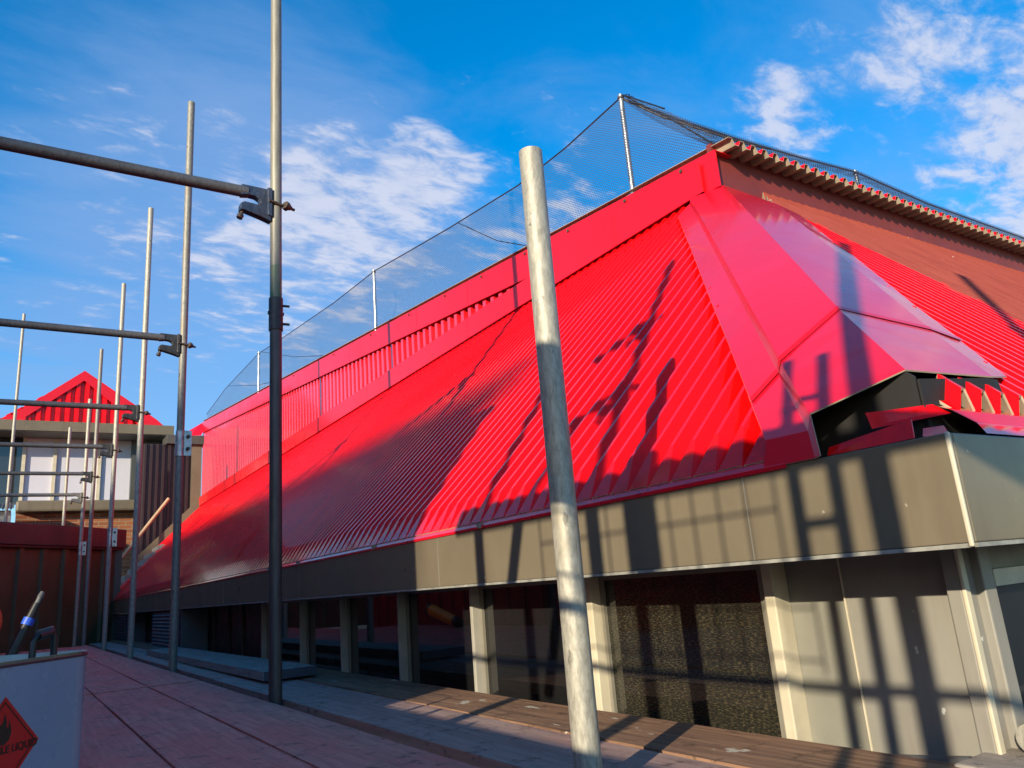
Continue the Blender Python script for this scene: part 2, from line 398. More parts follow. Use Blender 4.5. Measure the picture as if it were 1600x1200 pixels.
for yy in (2.05, 3.9, 4.45, 2.9):
    e = MB(); e.box(XF - .012, XF + .004, yy, yy + .018, Z0 - .004, Z0 + .012); e.build('eave_clip', 'frame', rl)

# --- right roof sheet: repeats along X
rrow = [[], []]
x = XF + .15
xs = []
while x < 8.0:
    for u, h, ub in prof: xs.append((x + u * P, h))
    x += P
YB = YC + .055
for xx, h in xs:
    a_ = xx - XF; yt = min(YW + .02, YC + max(a_ - .30, min(a_ - .03, .09)))
    if yt < YB + .02: continue
    zz = lambda yv: Z0 + (yv - YC) + (OFFC - RH + h * RH) * math.sqrt(2)
    rrow[0].append((xx, YB, zz(YB))); rrow[1].append((xx, yt, zz(yt)))
r = MB(); r.slab([rrow[1], rrow[0]], (0, .003, -.004), 0, 1)
rr = r.build('roof_sheet', ['red_right', 'under'], bld)
e = MB()
e.add([(XF + .13, YC + .004, Z0 + .004), (8, YC + .004, Z0 + .004), (8, YC + .034, Z0 + .030), (XF + .17, YC + .034, Z0 + .030), (8, YC + .042, Z0 + .052), (XF + .11, YC + .042, Z0 + .052),
       (8, YC + .07, Z0 + .066), (XF + .11, YC + .07, Z0 + .066)],
      [(0, 1, 2, 3), (3, 2, 4, 5), (5, 4, 6, 7)])
e.add([(XF + .02, YC + .05, Z0 + .004), (XF + .11, YC + .05, Z0 + .004), (XF + .095, YC + .052, Z0 + .026), (XF + .03, YC + .052, Z0 + .018)], [(0, 1, 2, 3)])
e.build('eave_flashing', 'red', rr)
# --- hip cap
Cn = Vector((XF, YC, Z0)); hd = Vector((1, 1, 1)).normalized(); uu = Vector((1, -1, 0)).normalized(); ww = Vector((-1, -1, 2)).normalized()
def hp(t_, u_, w_): return Cn + hd * t_ + uu * u_ + ww * w_
sec = [(-.240, -.093), (-.172, -.055), (-.165, -.030), (0, .013), (.200, -.070), (.268, -.1095)]
tb = [.232, .176, .186, .190, .33, .43]; tm = [.42, .475, .48, .65, .655, .66]; te = [2.82, 2.90, 2.905, 2.885, 2.56, 2.42]
secb = [(-.240, -.093), (-.172, -.055), (-.165, -.026), (0, .036), (.200, -.060), (.268, -.1085)]
def caprows(a, b, lift, n=1, s0=None):
    return [[hp(a[i] + (b[i] - a[i]) * q / n, sec[i][0], sec[i][1] + ((s0[i][1] - sec[i][1]) * (1 - q / n) if s0 else 0) + lift + (.0035 * math.sin(q * 2.1 + i * 1.7) if n > 4 and 0 < q < n and i in (0, 5) else 0)) for i in range(6)] for q in range(n + 1)]
c = MB(); c.slab(caprows(tm, te, .0, 6)[::-1], -ww * .003, 0, 1)
cap = c.build('hip_cap', ['red_cap', 'under'], bld)
tm2 = [v + .035 for v in tm]
c = MB(); c.slab(caprows(tb, tm2, -.0035, 3, secb)[::-1], -ww * .003, 0, 1); q0 = [hp(tb[i], secb[i][0], secb[i][1] - .0035) for i in range(3)]; q1 = [Vector((XF - .005, YC + .352, Z0 + .001)), Vector((XF - .005, YC + .236, Z0 + .001)), Vector((XF - .009, YC + .222, Z0 + .003))]
c.slab([q1, q0], (.003, 0, -.001), 0, 1)
c.build('hip_cap_end', ['red_cap', 'under'], cap)
c = MB()
for i in range(5):
    a0 = hp(tm[i] - .012, *sec[i]) + ww * .0015; b0 = hp(tm[i + 1] - .012, *sec[i + 1]) + ww * .0015
    a1 = hp(tm[i] + .010, *sec[i]) + ww * .0025; b1 = hp(tm[i + 1] + .010, *sec[i + 1]) + ww * .0025
    c.add([a0, b0, b1, a1], [(0, 1, 2, 3)])
c.build('lap_sealant', 'red', cap)
for i in range(11):
    t_ = .5 + i * .215
    for u_, w_ in ((-.228, -.0905), (.255, -.1065)):
        if u_ > 0 and t_ > 2.3: continue
        p = hp(t_, u_, w_); nrm = Vector((-1, 0, 1)).normalized() if u_ < 0 else Vector((0, -1, 1)).normalized()
        c = MB(); c.tube(p - nrm * .002, p + nrm * .004, .006, 8, .0045); c.build('cap_screw', 'red', cap)

def cap_w(u_):
    for (ua, wa), (ub, wb) in zip(secb[:-1], secb[1:]):
        if u_ <= ub: return wa + (wb - wa) * max(0, u_ - ua) / (ub - ua)
    return secb[-1][1]
def under_cap(a_, b_):
    w_ = cap_w((a_ - b_) / math.sqrt(2)) - .0075; return (a_ + b_) / 2 + 3 * w_ / math.sqrt(6)
BP = .078
top = [(XF + a_, Z0 + max(BP + .002, under_cap(a_, BP))) if a_ < .39 else (XF + a_, Z0 + BP + .002) for a_ in (.10, .125, .15, .20, .25, .30, .34, .38, .40)]
e = MB(); e.prism(top + [(8, Z0 + BP + .002), (8, 0), (XF + .10, 0)], 'y', YC + BP, YC + BP + .004)
AP = .10
lt = [(YC + b_, Z0 + under_cap(AP, b_)) for b_ in (.085, .10, .15, .20, .25, .30, .35)]
e.prism(lt + [(YC + .50, Z0 + .06), (YC + .50, 0), (YC + .083, 0)], 'x', XF + AP, XF + AP + .004)
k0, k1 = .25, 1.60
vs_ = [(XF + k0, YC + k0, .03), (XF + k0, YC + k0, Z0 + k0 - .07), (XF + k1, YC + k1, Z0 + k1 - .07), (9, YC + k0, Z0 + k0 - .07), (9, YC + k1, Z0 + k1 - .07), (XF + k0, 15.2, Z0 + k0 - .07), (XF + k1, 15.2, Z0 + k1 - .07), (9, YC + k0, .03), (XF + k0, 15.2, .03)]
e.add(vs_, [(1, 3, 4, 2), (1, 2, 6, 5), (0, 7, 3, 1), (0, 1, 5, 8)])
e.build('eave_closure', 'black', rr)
e = MB(); e.slab([[(1.312, .682, .240), (1.312, .655, .218)], [(1.222, .752, .236), (1.222, .745, .206)]], (.003, .003, 0)); e.build('folded_flashing', 'red', rr)
e = MB(); e.slab([[(1.2065, .83, .174), (1.2065, .668, .174)], [(1.216, .83, .190), (1.216, .672, .207)]], (.003, 0, 0)); e.build('folded_flashing', 'red', rr)

# --- upper walls
SL = .109
def ztopw(y_): return 2.035 + SL * (y_ - 2.28)
def ribwall_x(x, y0, y1, zb, ztf, pitch, dep):
    rows = [[], []]; y_ = y0
    while y_ < y1:
        for u, h in ((0, 0), (.38, 0), (.5, 1), (.88, 1)):
            q = y_ + u * pitch
            if q <= y1: rows[0].append((x + h * dep, q, zb)); rows[1].append((x + h * dep, q, ztf(q)))
        y_ += pitch
    return rows
w = MB(); w.slab(ribwall_x(XW - .012, 2.30, YE, 1.76, lambda q: ztopw(q) - .02, .115, .055), (.003, 0, 0)); w.build('upper_wall', 'red_wall', bld)
jy = [2.265, 4.83, 5.75, 7.40, 10.3, 12.6, YE]
w = MB()
for a, b in zip(jy[:-1], jy[1:]):
    b2 = b - .004
    w.prism([(a, ztopw(a) - .20), (b2, ztopw(b2) - .20), (b2, ztopw(b2)), (a, ztopw(a))], 'x', XW - .032, XW - .022)
    w.prism([(a, ztopw(a)), (b2, ztopw(b2)), (b2, ztopw(b2) + .004), (a, ztopw(a) + .004)], 'x', XW - .032, XW + .10)
bo = w.build('barge_board', 'red_trim', bld)
for yq in (2.5, 2.95, 3.5, 4.0, 4.6, 5.2, 5.9, 6.8, 7.9, 9.4):
    w = MB(); w.tube((XW - .040, yq, ztopw(yq) - .02), (XW - .030, yq, ztopw(yq) - .02), .010, 8); w.build('barge_clip', 'bolt', bo)
w = MB(); kk = [2.36, 4.83, 6.9, 9.3, 12.1, YE]
for a, b in zip(kk[:-1], kk[1:]): w.prism([(a, 1.845), (b - .004, 1.845), (b - .004, 2.008), (a, 2.008)], 'x', XW - .052, XW - .044)
w.build('apron_trim', 'red_trim', bld)
w = MB(); w.box(XW + .05, XW + .06, 2.32, YE, 1.70, 2.0); w.build('wall_lining', 'black', bld)
w = MB(); w.box(XW - .012, 9, YW, YW + .03, 1.80, 2.10); w.box(XW - .020, 9, YW - .014, YW - .002, 1.825, 1.846)
w.build('end_wall', 'terracotta', bld)
w = MB(); w.box(XW + .05, 9, YW - .006, YW - .001, 1.842, 1.856); w.build('wall_gap', 'black', bld)
# low-pitched top roof, ribs along Y
rows = [[], []]; x = XW - .01
while x < 9:
    for u, h in ((0, 1), (.30, 1), (.5, 0), (.80, 0)):
        xx = x + u * .086
        for i, yv in enumerate((2.185, YE)): rows[i].append((xx, yv, ztopw(yv) + .012 + h * .034))
    x += .086
w = MB(); w.slab(rows, (0, 0, -.003), 0, 1); w.build('top_roof_sheet', ['red', 'under'], bld)

# --- window wall under the eave
XG = 1.46
ms = [.775, 1.185, 1.84, 2.545, 3.20, 3.92, 4.60, 5.45]
for i, ym in enumerate(ms):
    lo, hi, st_ = (.018, .010, .034) if i < 3 else (.011, .008, .020)
    cm = MB(); cm.box(XG - .045, XG + .02, ym - lo, ym + hi, -1.0, .010)
    mo = cm.build('mullion', 'grey_panel2' if i == 0 else 'cream' if i < 3 else 'frame_shaded', bld, bevel=.003)
    if not i: cm = MB(); cm.box(XG - .047, XG - .030, ym - .026, ym - .0185, -1.0, .008); cm.build('edge_bead', 'cream', mo, bevel=.002)
    if i: cm = MB(); cm.box(XG - .022, XG + .02, ym + hi + .0005, ym + st_, -1.0, .009); cm.build('frame_strip', 'frame', mo, bevel=.002)
for i in range(1, len(ms) - 1):
    a, b = ms[i] + (.035 if i < 3 else .021), ms[i + 1] - (.019 if i < 2 else .012)
    pm = MB(); pm.box(XG, XG + .012, a, b, -1.0, .008)
    po = pm.build('window', 'glass_speck' if i == 1 else 'glass', bld)
    pm = MB(); pm.box(XG - .012, XG - .001, a, a + .014, -1, -.002); pm.box(XG - .012, XG - .001, b - .012, b, -1, -.002); pm.box(XG - .012, XG - .001, a + .0145, b - .0125, -.016, -.002)
    pm.build('glazing_bead', 'frame', po)
pm = MB(); pm.box(XG + .004, XG + .016, ms[0] + .24, ms[1] - .019, -1.0, .006); pm.build('infill_panel', 'grey_panel', bld)
pm = MB(); pm.box(XG - .016, XG + .016, ms[0] + .016, ms[0] + .236, -1.0, .006); pm.build('infill_panel', 'grey_panel2', bld, bevel=.002)
pm = MB(); pm.box(XG - .018, XG + .003, ms[0] + .2365, ms[0] + .2395, -1.0, .005); pm.build('panel_bead', 'cream', bld)
pm = MB(); pm.box(XG, XG + .02, 5.51, 13.3, -1.0, .008)
for q in (6.1, 6.55, 7.1): pm.box(XG - .02, XG - .001, q, q + .09, -1, .006)
pm.build('recess_wall', 'maroon_dark', bld)
pm = MB(); pm.box(XG + .022, XG + .06, .79, 15.2, -3.6, -.02); pm.build('inner_wall', 'black', bld)
# gable side, facing the camera end
GY = .762
gx = [1.475, 2.35, 3.3, 4.3]
for i, xm in enumerate(gx):
    cm = MB(); cm.box(xm - .012, xm + .028, GY - .022, GY + .02, -1.2, .010); mo = cm.build('mullion', 'grey_panel2', bld, bevel=.003)
for a, b in zip(gx[:-1], gx[1:]):
    pm = MB(); pm.box(a + .029, b - .013, GY, GY + .012, -1.2, -.075); po = pm.build('window', 'glass', bld)
    pm = MB(); pm.box(a + .0285, b - .0125, GY - .022, GY + .004, -.075, -.045); pm.build('rail', 'cream', po)
    pm = MB(); pm.box(a + .0285, b - .0125, GY + .001, GY + .01, -.0449, .008); pm.build('head_panel', 'frame', po)
pm = MB(); pm.box(XG + .062, 5, GY + .014, GY + .05, -3.6, -.02); pm.build('inner_wall', 'black', bld)

# --- ribbed end wall closing the roof at the far end
w = MB(); rows = [[], []]; x = 1.78
while x < 2.66:
    for u, h in ((0, 0), (.45, 0), (.55, 1), (.9, 1)):
        xx = x + u * .105; rows[0].append((xx, YE - h * .035, max(.4, xx - 1.03 - .06))); rows[1].append((xx, YE - h * .035, 3.02))
    x += .105
w.slab(rows, (0, .01, 0)); ew = w.build('ribbed_end_wall', 'maroon_dark', bld)
w = MB(); w.box(2.66, 2.84, YE - .05, YE + .02, 1.7, 3.02); w.obox((1.72, YE - .06, .78), (2.85, YE - .06, 1.91), .03, .16, (-1, 0, 1)); w.build('corner_board', 'brown', ew)
w = MB(); w.box(2.2, 2.90, YE - .12, YE + .4, 3.02, 3.19); w.build('end_fascia', 'maroon', ew, bevel=.004)
w = MB(); w.add([(XW - .03, YE - .12, ztopw(YE) - .22), (XW - .03, YE + .02, ztopw(YE)), (2.42, YE + .1, 3.19), (2.62, YE - .1, 3.19), (2.80, YE - .14, 3.19)], [(0, 1, 2, 3, 4)]); w.build('end_flashing', 'red_cap', ew)

# ================================================================== SAFETY NETTING
nl = [(2.30, 2.16), (2.60, 2.50), (2.904, 2.785), (3.5, 2.765), (4.095, 2.79), (5.133, 2.935), (5.888, 3.055), (6.777, 3.20), (7.97, 3.29), (10.04, 3.52), (11.346, 3.681), (13.6, 3.70), (15.2, 3.60)]
def itp(tab, v):
    for (a, za), (b, zb) in zip(tab[:-1], tab[1:]):
        if v <= b: return za + (zb - za) * (v - a) / (b - a)
    return tab[-1][1]
m_ = MB(); uv = []; rows = []
ny = 90
for i in range(ny + 1):
    yv = 2.30 + (15.2 - 2.30) * i / ny; zt = itp(nl, yv); zb = ztopw(yv) + .008; row = []
    for j in range(9):
        q = j / 8; zz = zb + (zt - zb) * q
        row.append((XW + .02 + .05 * math.sin(q * math.pi) * math.sin(yv * 1.3) + .03 * math.sin(yv * 3 + q * 4) * math.sin(q * math.pi), yv, zz)); uv.append((yv, zz))
    rows.append(row)
m_.grid(rows, smooth=True); m_.uv = uv
net1 = m_.build('safety_net', 'net', loc=(XW, 2.95, 2.1)); tag(net1, 'sheet of fine black netting strung along the left edge of the top roof', 'netting')
m_ = MB(); m_.path([(XW + .02, a, b) for a, b in nl[1:]], .005, 6); m_.path([(XW + .02, 2.3, 2.1), (XW + .03, 2.6, 2.45), (XW + .02, 2.904, 2.78)], .005, 6)
for ya, yb, sg in ((3.9, 5.0, 1), (8.0, 11.2, 1), (9.6, 13.4, 1)): m_.path([(XW + .03, ya, ztopw(ya)), (XW + .04, (ya + yb) / 2, (ztopw(ya) + itp(nl, yb)) / 2 - .05), (XW + .02, yb, itp(nl, yb))], .004, 6)
m_.build('edge_rope', 'ink', net1)
nr = [(2.88, 2.80), (3.386, 2.79), (3.93, 2.80), (4.62, 2.835), (5.32, 2.885), (6.31, 2.83), (8.0, 2.83), (9.0, 2.84)]
m_ = MB(); uv = []; rows = []
for i in range(61):
    xv = 2.88 + (9 - 2.88) * i / 60; zt = itp(nr, xv); row = []
    for j in range(9):
        q = j / 8; yv = 2.24 + (2.95 - 2.24) * q; zz = 2.09 + (zt - 2.09) * (q ** 1.25) - .10 * math.sin(q * math.pi) * (.5 + .5 * math.sin(xv * 1.9))
        row.append((xv, yv, zz)); uv.append((xv, q * .95))
    rows.append(row)
m_.grid(rows, smooth=True); m_.uv = uv
net2 = m_.build('safety_net', 'net_dense', loc=(4, 2.95, 2.1)); tag(net2, 'sagging black netting draped over the ribbed edge of the right hand roof', 'netting')
m_ = MB(); uv = []; rows = []
for i in range(61):
    xv = 2.90 + (9 - 2.90) * i / 60; zt = itp(nr, xv); row = []
    wd = .02 + .13 * (1 - math.exp(-(xv - 2.9) * 1.6)) * (1 + .25 * math.sin(xv * 2.3))
    for j in range(5):
        q = j / 4; row.append((xv, 2.93 - .05 * q, zt + .006 - wd * q)); uv.append((xv * 1.3, q * wd))
    rows.append(row)
m_.grid(rows, smooth=True); m_.uv = uv; m_.build('folded_hem', 'net_fold', net2)
m_ = MB(); m_.path([(a, 2.95, b) for a, b in nr], .007, 6)
m_.path([(2.88, 2.92, 2.77), (3.02, 2.75, 2.58), (3.12, 2.55, 2.40), (3.20, 2.35, 2.22), (3.22, 2.22, 2.12)], .006, 6); m_.build('edge_rope', 'ink', net2)
NP = [(2.881, 2.93, 2.12, 2.80, 'thin steel net post at the near corner of the top roof'), (2.881, 6.79, 2.53, 3.215, 'thin net post halfway along the left roof edge, right of the ringed scaffold tube'),
      (2.881, 11.33, 3.02, 3.695, 'short distant net post just left of the ringed scaffold tube'), (5.32, 2.96, 2.12, 2.905, 'stubby net post rising behind the ribbed roof edge on the right')]
for x, y_, a, b, lb in NP:
    t_ = thing('net_post', (x, y_, a), lb, 'post', 'posts holding up the netting')
    q = MB(); q.tube((x, y_, a), (x, y_, b), .016, 12, wall=.003); q.build('pipe', 'zinc', t_)
    q = MB(); q.tube((x, y_, b - .03), (x, y_, b - .018), .021, 12); q.build('clip', 'bolt', t_)
    q = MB(); q.box(x - .035, x + .035, y_ - .035, y_ + .035, a - .01, a + .004); q.build('foot_plate', 'zinc', t_)

# ================================================================== SCAFFOLD
PX = .828; TR = .02415
def standard(x, y_, zt, mat, label, group='upright scaffold tubes', zb=-3.6, sleeve=None, coupler=None, name='scaffold_tube'):
    t_ = thing(name, (x, y_, zb), label, 'scaffold tube', group)
    q = MB(); q.tube((x, y_, zb), (x, y_, zt), TR, 24, wall=.004); q.build('pipe', mat, t_)
    if sleeve:
        a, b = sleeve; q = MB(); q.tube((x, y_, a), (x, y_, b), TR + .0045, 24, wall=.004); so = q.build('sleeve', 'blacksteel', t_)
        for zz in (a + .03, b - .03):
            q = MB(); q.tube((x + TR, y_ - .005, zz), (x + TR + .03, y_ - .008, zz), .0055, 8); q.build('pin', 'blacksteel', so)
        q = MB(); q.tube((x - TR - .008, y_, (a + b) / 2 + .005), (x + TR + .008, y_, (a + b) / 2 + .005), .008, 8); q.build('rivet', 'blacksteel', so)
    if coupler:
        a, b = coupler; q = MB(); q.tube((x, y_, a), (x, y_, b), TR + .005, 24, wall=.004); q.box(x + TR * .8, x + TR + .042, y_ - .027, y_ - .019, a, b)
        q.box(x - TR - .0052, x + .012, y_ - TR - .0062, y_ - TR - .003, (a + b) / 2 - .003, (a + b) / 2 + .003)
        so = q.build('coupler', 'zinc', t_, bevel=.002)
        for zz in (a + (b - a) * .27, a + (b - a) * .75):
            q = MB(); q.tube((x + TR + .018, y_ - .045, zz), (x + TR + .018, y_ - .019, zz), .012, 6); q.tube((x + TR + .018, y_ - .055, zz), (x + TR + .018, y_ - .045, zz), .007, 10); q.build('bolt', 'bolt', so)
    return t_
P0 = standard(PX, 1.12, .849, 'tube_pale', 'thick pale scaffold tube nearest the camera with its open top against the roof')
P1 = standard(PX, 2.99, 3.45, 'tube_ring', 'dark scaffold tube with faded green and red bands above a black sleeve', sleeve=(1.075, 1.215))
P2 = standard(PX, 5.20, 3.555, 'tube', 'grey scaffold tube with a shiny two bolt coupler at fascia height', coupler=(.945, 1.11))
P3 = standard(PX, 7.25, 3.70, 'tube_pale', 'pale topped scaffold tube just left of the one with the shiny coupler')
P4 = standard(PX - .01, 9.35, 3.74, 'tube_pale', 'scaffold tube with a small coupler in front of the brick corner', coupler=(.70, .90))
P5 = standard(.76, 11.3, 3.52, 'tube', 'thin far scaffold tube crossing the right slope of the small red gable')
P6 = standard(.70, 12.0, 2.98, 'tube_pale', 'short far scaffold tube ending in front of the small red gable', coupler=(.80, .98))
standard(-.215, 14.6, 5.06, 'tube_pale', 'far scaffold tube at the left edge passing the end of the red gable', zb=-.3)
standard(.575, 14.4, 3.07, 'tube_pale', 'short far scaffold tube standing in front of the white wall panels', zb=-.3)

def transom(x, y_, z, x_left, label, mat='tube_dark', cast='blue_metal', group='cross tubes clipped to the uprights'):
    t_ = thing('scaffold_transom', (x - .06, y_, z), label, 'scaffold tube', group)
    q = MB(); q.tube((x_left, y_, z), (x - .12, y_, z), TR, 24, wall=.004); q.build('pipe', mat, t_)
    b = z + .026; xa = x - TR
    poly = [(xa - .125, b), (xa + .001, b - .002), (xa + .001, b - .150), (xa - .045, b - .135), (xa - .110, b - .118), (xa - .128, b - .120), (xa - .128, b - .092), (xa - .112, b - .078),
            (xa - .055, b - .082), (xa - .045, b - .070), (xa - .050, b - .055), (xa - .066, b - .046), (xa - .090, b - .044), (xa - .125, b - .050)]
    q = MB(); q.prism(poly, 'y', y_ - .020, y_ + .020); q.prism([(xa - .018, b + .004), (xa + .003, b + .002), (xa + .003, b - .130), (xa - .018, b - .126)], 'y', y_ - .028, y_ + .028)
    co = q.build('claw_bracket', cast, t_, bevel=.004)
    q = MB(); q.tube((xa - .112, y_, b - .112), (xa - .124, y_, b - .140), .008, 10); q.tube((xa - .121, y_, b - .135), (xa - .128, y_, b - .152), .013, 8); q.build('clamp_bolt', 'bolt', co)
    q = MB(); yq = y_ - TR - .008
    q.tube((xa - .012, yq, b - .060), (x + TR + .050, yq + .012, b - .078), .0065, 8); q.tube((x + TR + .004, yq, b - .069), (x + TR + .020, yq + .008, b - .073), .020, 6)
    q.tube((x + TR + .020, yq, b - .073), (x + TR + .030, yq + .008, b - .075), .012, 6); q.build('wedge_bolt', 'bolt', co)
    return t_
TZ = 1.70
transom(PX, 2.99, 1.68, -.60, 'nearest dark cross tube with a blue claw bracket on the ringed upright')
transom(PX, 5.20, 1.735, -.60, 'second cross tube meeting the coupler fitted grey upright with a dull claw bracket', cast='blacksteel')
transom(PX, 7.25, 1.74, -.60, 'third cross tube running in front of the small red gable', cast='blacksteel')
transom(PX - .01, 9.35, 1.79, -.60, 'fourth cross tube running across the tops of the white wall panels', cast='blacksteel')
transom(.76, 11.3, 1.80, -.60, 'fifth cross tube, crossing the middle of the white wall panels', cast='blacksteel')
transom(.70, 12.0, 1.62, -.60, 'lowest and farthest cross tube, ending in an open claw beside the white panels', mat='tube', cast='tube')

# boards of the deck
def board(x0, x1, y0, y1, mat, label, zt=-.35, th=.038, band=None, group='scaffold deck boards', zt2=None):
    t_ = thing('scaffold_board', ((x0 + x1) / 2, (y0 + y1) / 2, zt - th), label, 'board', group)
    q = MB(); zt2 = zt if zt2 is None else zt2; n = 14
    rows_ = []
    for i in range(n + 1):
        yv = y0 + (y1 - y0) * i / n; zz = zt + (zt2 - zt) * i / n + random.uniform(-.0012, .0012); j = random.uniform(-.0012, .0012)
        rows_.append([(x0 + j, yv, zz), (x1 + j, yv, zz)])
    q.slab(rows_, (0, 0, -th)); q.build('plank', mat, t_, bevel=.004)
    if band:
        q = MB(); q.box(x0 - .002, x1 + .002, y0 - .004, y0 - .0005, zt - th - .001, zt + .001); q.build('end_band', 'galv_band', t_)
    return t_
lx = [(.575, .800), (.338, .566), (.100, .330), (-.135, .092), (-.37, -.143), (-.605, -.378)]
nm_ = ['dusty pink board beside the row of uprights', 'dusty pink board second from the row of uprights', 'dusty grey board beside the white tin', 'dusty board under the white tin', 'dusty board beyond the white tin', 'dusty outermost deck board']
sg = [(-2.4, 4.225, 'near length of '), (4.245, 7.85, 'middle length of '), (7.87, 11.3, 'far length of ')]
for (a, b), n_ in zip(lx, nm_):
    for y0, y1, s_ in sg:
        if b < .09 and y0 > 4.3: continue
        board(a, b, y0 + random.uniform(-.004, .004), y1, 'board_pink_glow', s_ + n_)
board(.856, 1.105, -1.4, 4.23, 'board_blue', 'near bluish board between the uprights and the wall')
board(.856, 1.105, 4.25, 8.0, 'board_blue', 'middle bluish board between the uprights and the wall')
board(.856, 1.09, 8.02, 11.8, 'board_blue', 'far bluish board leading to the metal cabinets')
board(1.12, 1.345, -1.4, 4.6, 'board_brown', 'long brown board along the windows with pale paint splashes')
board(1.12, 1.345, 4.62, 7.0, 'board_brown', 'brown board under the raised board with the blue end band')
board(1.12, 1.33, 8.3, 12.2, 'board_brown', 'short brown board in front of the far metal cabinet')
board(.955, 1.19, 3.63, 7.3, 'board_grey', 'raised grey board lying on the deck with a blue end band', zt=-.300, zt2=-.31, band=True)
# bottom right corner
t_ = thing('scaffold_board', (1.9, .66, -.36), 'grey board end crossing the bottom right corner by the wall', 'board', 'scaffold deck boards')
q = MB(); q.add([(1.325, .56, -.345), (1.325, .785, -.345), (2.9, .735, -.30), (2.9, .51, -.30), (1.325, .56, -.381), (1.325, .785, -.381), (2.9, .735, -.338), (2.9, .51, -.338)],
              [(3, 2, 1, 0), (4, 5, 6, 7), (0, 1, 5, 4), (1, 2, 6, 5), (2, 3, 7, 6), (3, 0, 4, 7)]); q.build('plank', 'board_grey', t_, bevel=.004)
t_ = thing('scaffold_tube', (1.42, .70, -.30), 'stub end of a tube lying on the grey board at the wall corner', 'scaffold tube')
q = MB(); q.tube((1.42, .70, -.315), (2.9, .685, -.27), TR, 24); q.build('pipe', 'tube_pale', t_)
t_ = thing('scaffold_tube', (1.39, .95, -.40), 'dark tube lying in shade between the brown board and the grey panel', 'scaffold tube')
q = MB(); q.tube((1.385, .935, -.385), (1.41, .80, -.375), TR, 20, wall=.004); q.build('pipe', 'tube_dark', t_)

# outer side of the scaffold, behind and beside the camera: it throws the shadows
OX = -.55
for y_, zt, lb in ((1.07, 1.55, 'outer upright left of the camera level with the nearest pale tube'), (-.78, 2.6, 'outer upright behind the camera'), (-.27, 2.3, 'extra outer upright left of the camera'), (.50, 2.20, 'outer upright carrying the guard board and two stub tubes')):
    standard(OX, y_, zt, 'tube', lb, group='outer scaffold tubes beside the camera')
standard(PX, -.78, 2.6, 'tube', 'inner upright behind the camera', group='outer scaffold tubes beside the camera')
transom(PX, -.78, 1.70, -.60, 'cross tube behind the camera')
transom(OX, .50, 1.70, OX - .45, 'upper stub cross tube on the outer upright')
transom(OX, .50, 1.28, OX - .40, 'lower stub cross tube on the outer upright')
q = thing('shadow_ladder', (OX, -.13, -.35), 'unseen ladder of thin tubes added for its upright shadows', 'ladder')  # two close tubes with rungs, added to throw thin shadows
for y_ in (-.10, -.185): l_ = MB(); l_.tube((OX - .02, y_, -.35), (OX + .02, y_, 1.05), .014, 10); l_.build('stile', 'zinc', q)
l_ = MB()
for i in range(5): l_.tube((OX - .01, -.185, -.1 + i * .25), (OX - .01, -.10, -.1 + i * .25), .010, 8)
l_.build('rung', 'zinc', q)
t_ = thing('scaffold_cable', (OX, 0, .42), 'long horizontal cable along the outer scaffold', 'scaffold tube'); q = MB(); q.tube((OX - .05, -3, .425), (OX - .05, 1.6, .425), .011, 12); q.build('pipe', 'tube', t_)  # thin cable, inferred from its narrow shadow line
t_ = thing('brace_tube', (OX, .9, .7), 'diagonal brace on the outer scaffold', 'scaffold tube'); q = MB(); q.tube((OX + .05, 1.02, .30), (OX + .05, .72, 1.15), TR, 16); q.build('pipe', 'tube', t_)
t_ = thing('guard_board', (OX, 0, .76), 'timber guard board on edge along the outer scaffold', 'board'); q = MB(); q.box(OX - .10, OX - .062, -2.2, 1.16, .775, .868); q.build('plank', 'board_brown', t_)
t_ = thing('toe_board', (OX, 0, -.35), 'timber toe board on edge along the outer scaffold', 'board'); q = MB(); q.box(OX - .10, OX - .062, -3, 1.9, -.35, .20); q.build('plank', 'board_brown', t_)
t_ = thing('shade_plank', (OX, .33, .6), 'unseen timber offcut added to shade a band on the nearest tube', 'board'); q = MB(); q.box(OX - .055, OX - .03, .25, .35, .60, .90); q.build('plank', 'board_brown', t_)  # added out of view to darken the middle of the nearest upright

t_ = thing('brick_guard', (OX, .4, .45), 'wire mesh brick guard hooked on the outer scaffold rail', 'guard panel')
q = MB()
for i in range(12): q.tube((OX - .02, -.07 + i * .072, .44), (OX - .02, -.07 + i * .072, .86), .0032, 6)
for i in range(4): q.tube((OX - .026, -.07, .47 + i * .11), (OX - .026, .722, .47 + i * .11), .0032, 6)
q.build('mesh_panel', 'zinc', t_)

# neighbouring clad wall to the left, seen in the window reflections
t_ = thing('clad_wall', (-1.25, 6, -.85), 'tall dark red clad wall standing left of the scaffold', 'wall')
q = MB(); q.box(-1.30, -1.2, 1.15, 10.2, -.85, 1.70)
for i in range(30): q.box(-1.2, -1.175, 1.2 + i * .3, 1.29 + i * .3, -.85, 1.68)
q.build('cladding', 'darkred', t_)
q = MB(); q.box(-1.34, -1.15, 1.13, 10.2, 1.70, 1.76); q.build('coping', 'maroon', t_)

# unseen building added across the yard; casts the soft shadow over the roof
t_ = thing('shadow_building', (-46, 6, -3.6), 'unseen tall brick building added across the yard to cast the roof shadow', 'building')
q = MB(); q.box(-54, -42, -22.3, 32, -3.6, 15.55); q.build('wall', 'brick', t_)
q = MB(); q.box(-54.2, -41.8, -22.5, 32, 15.55, 15.75); q.build('roof', 'membrane', t_)
for i in range(8):
    for zz in (-1.0, 3.2, 7.4, 11.4):
        q = MB(); q.box(-41.99, -41.95, -19 + i * 6, -16.8 + i * 6, zz, zz + 2.0); q.build('window', 'glass_far', t_)

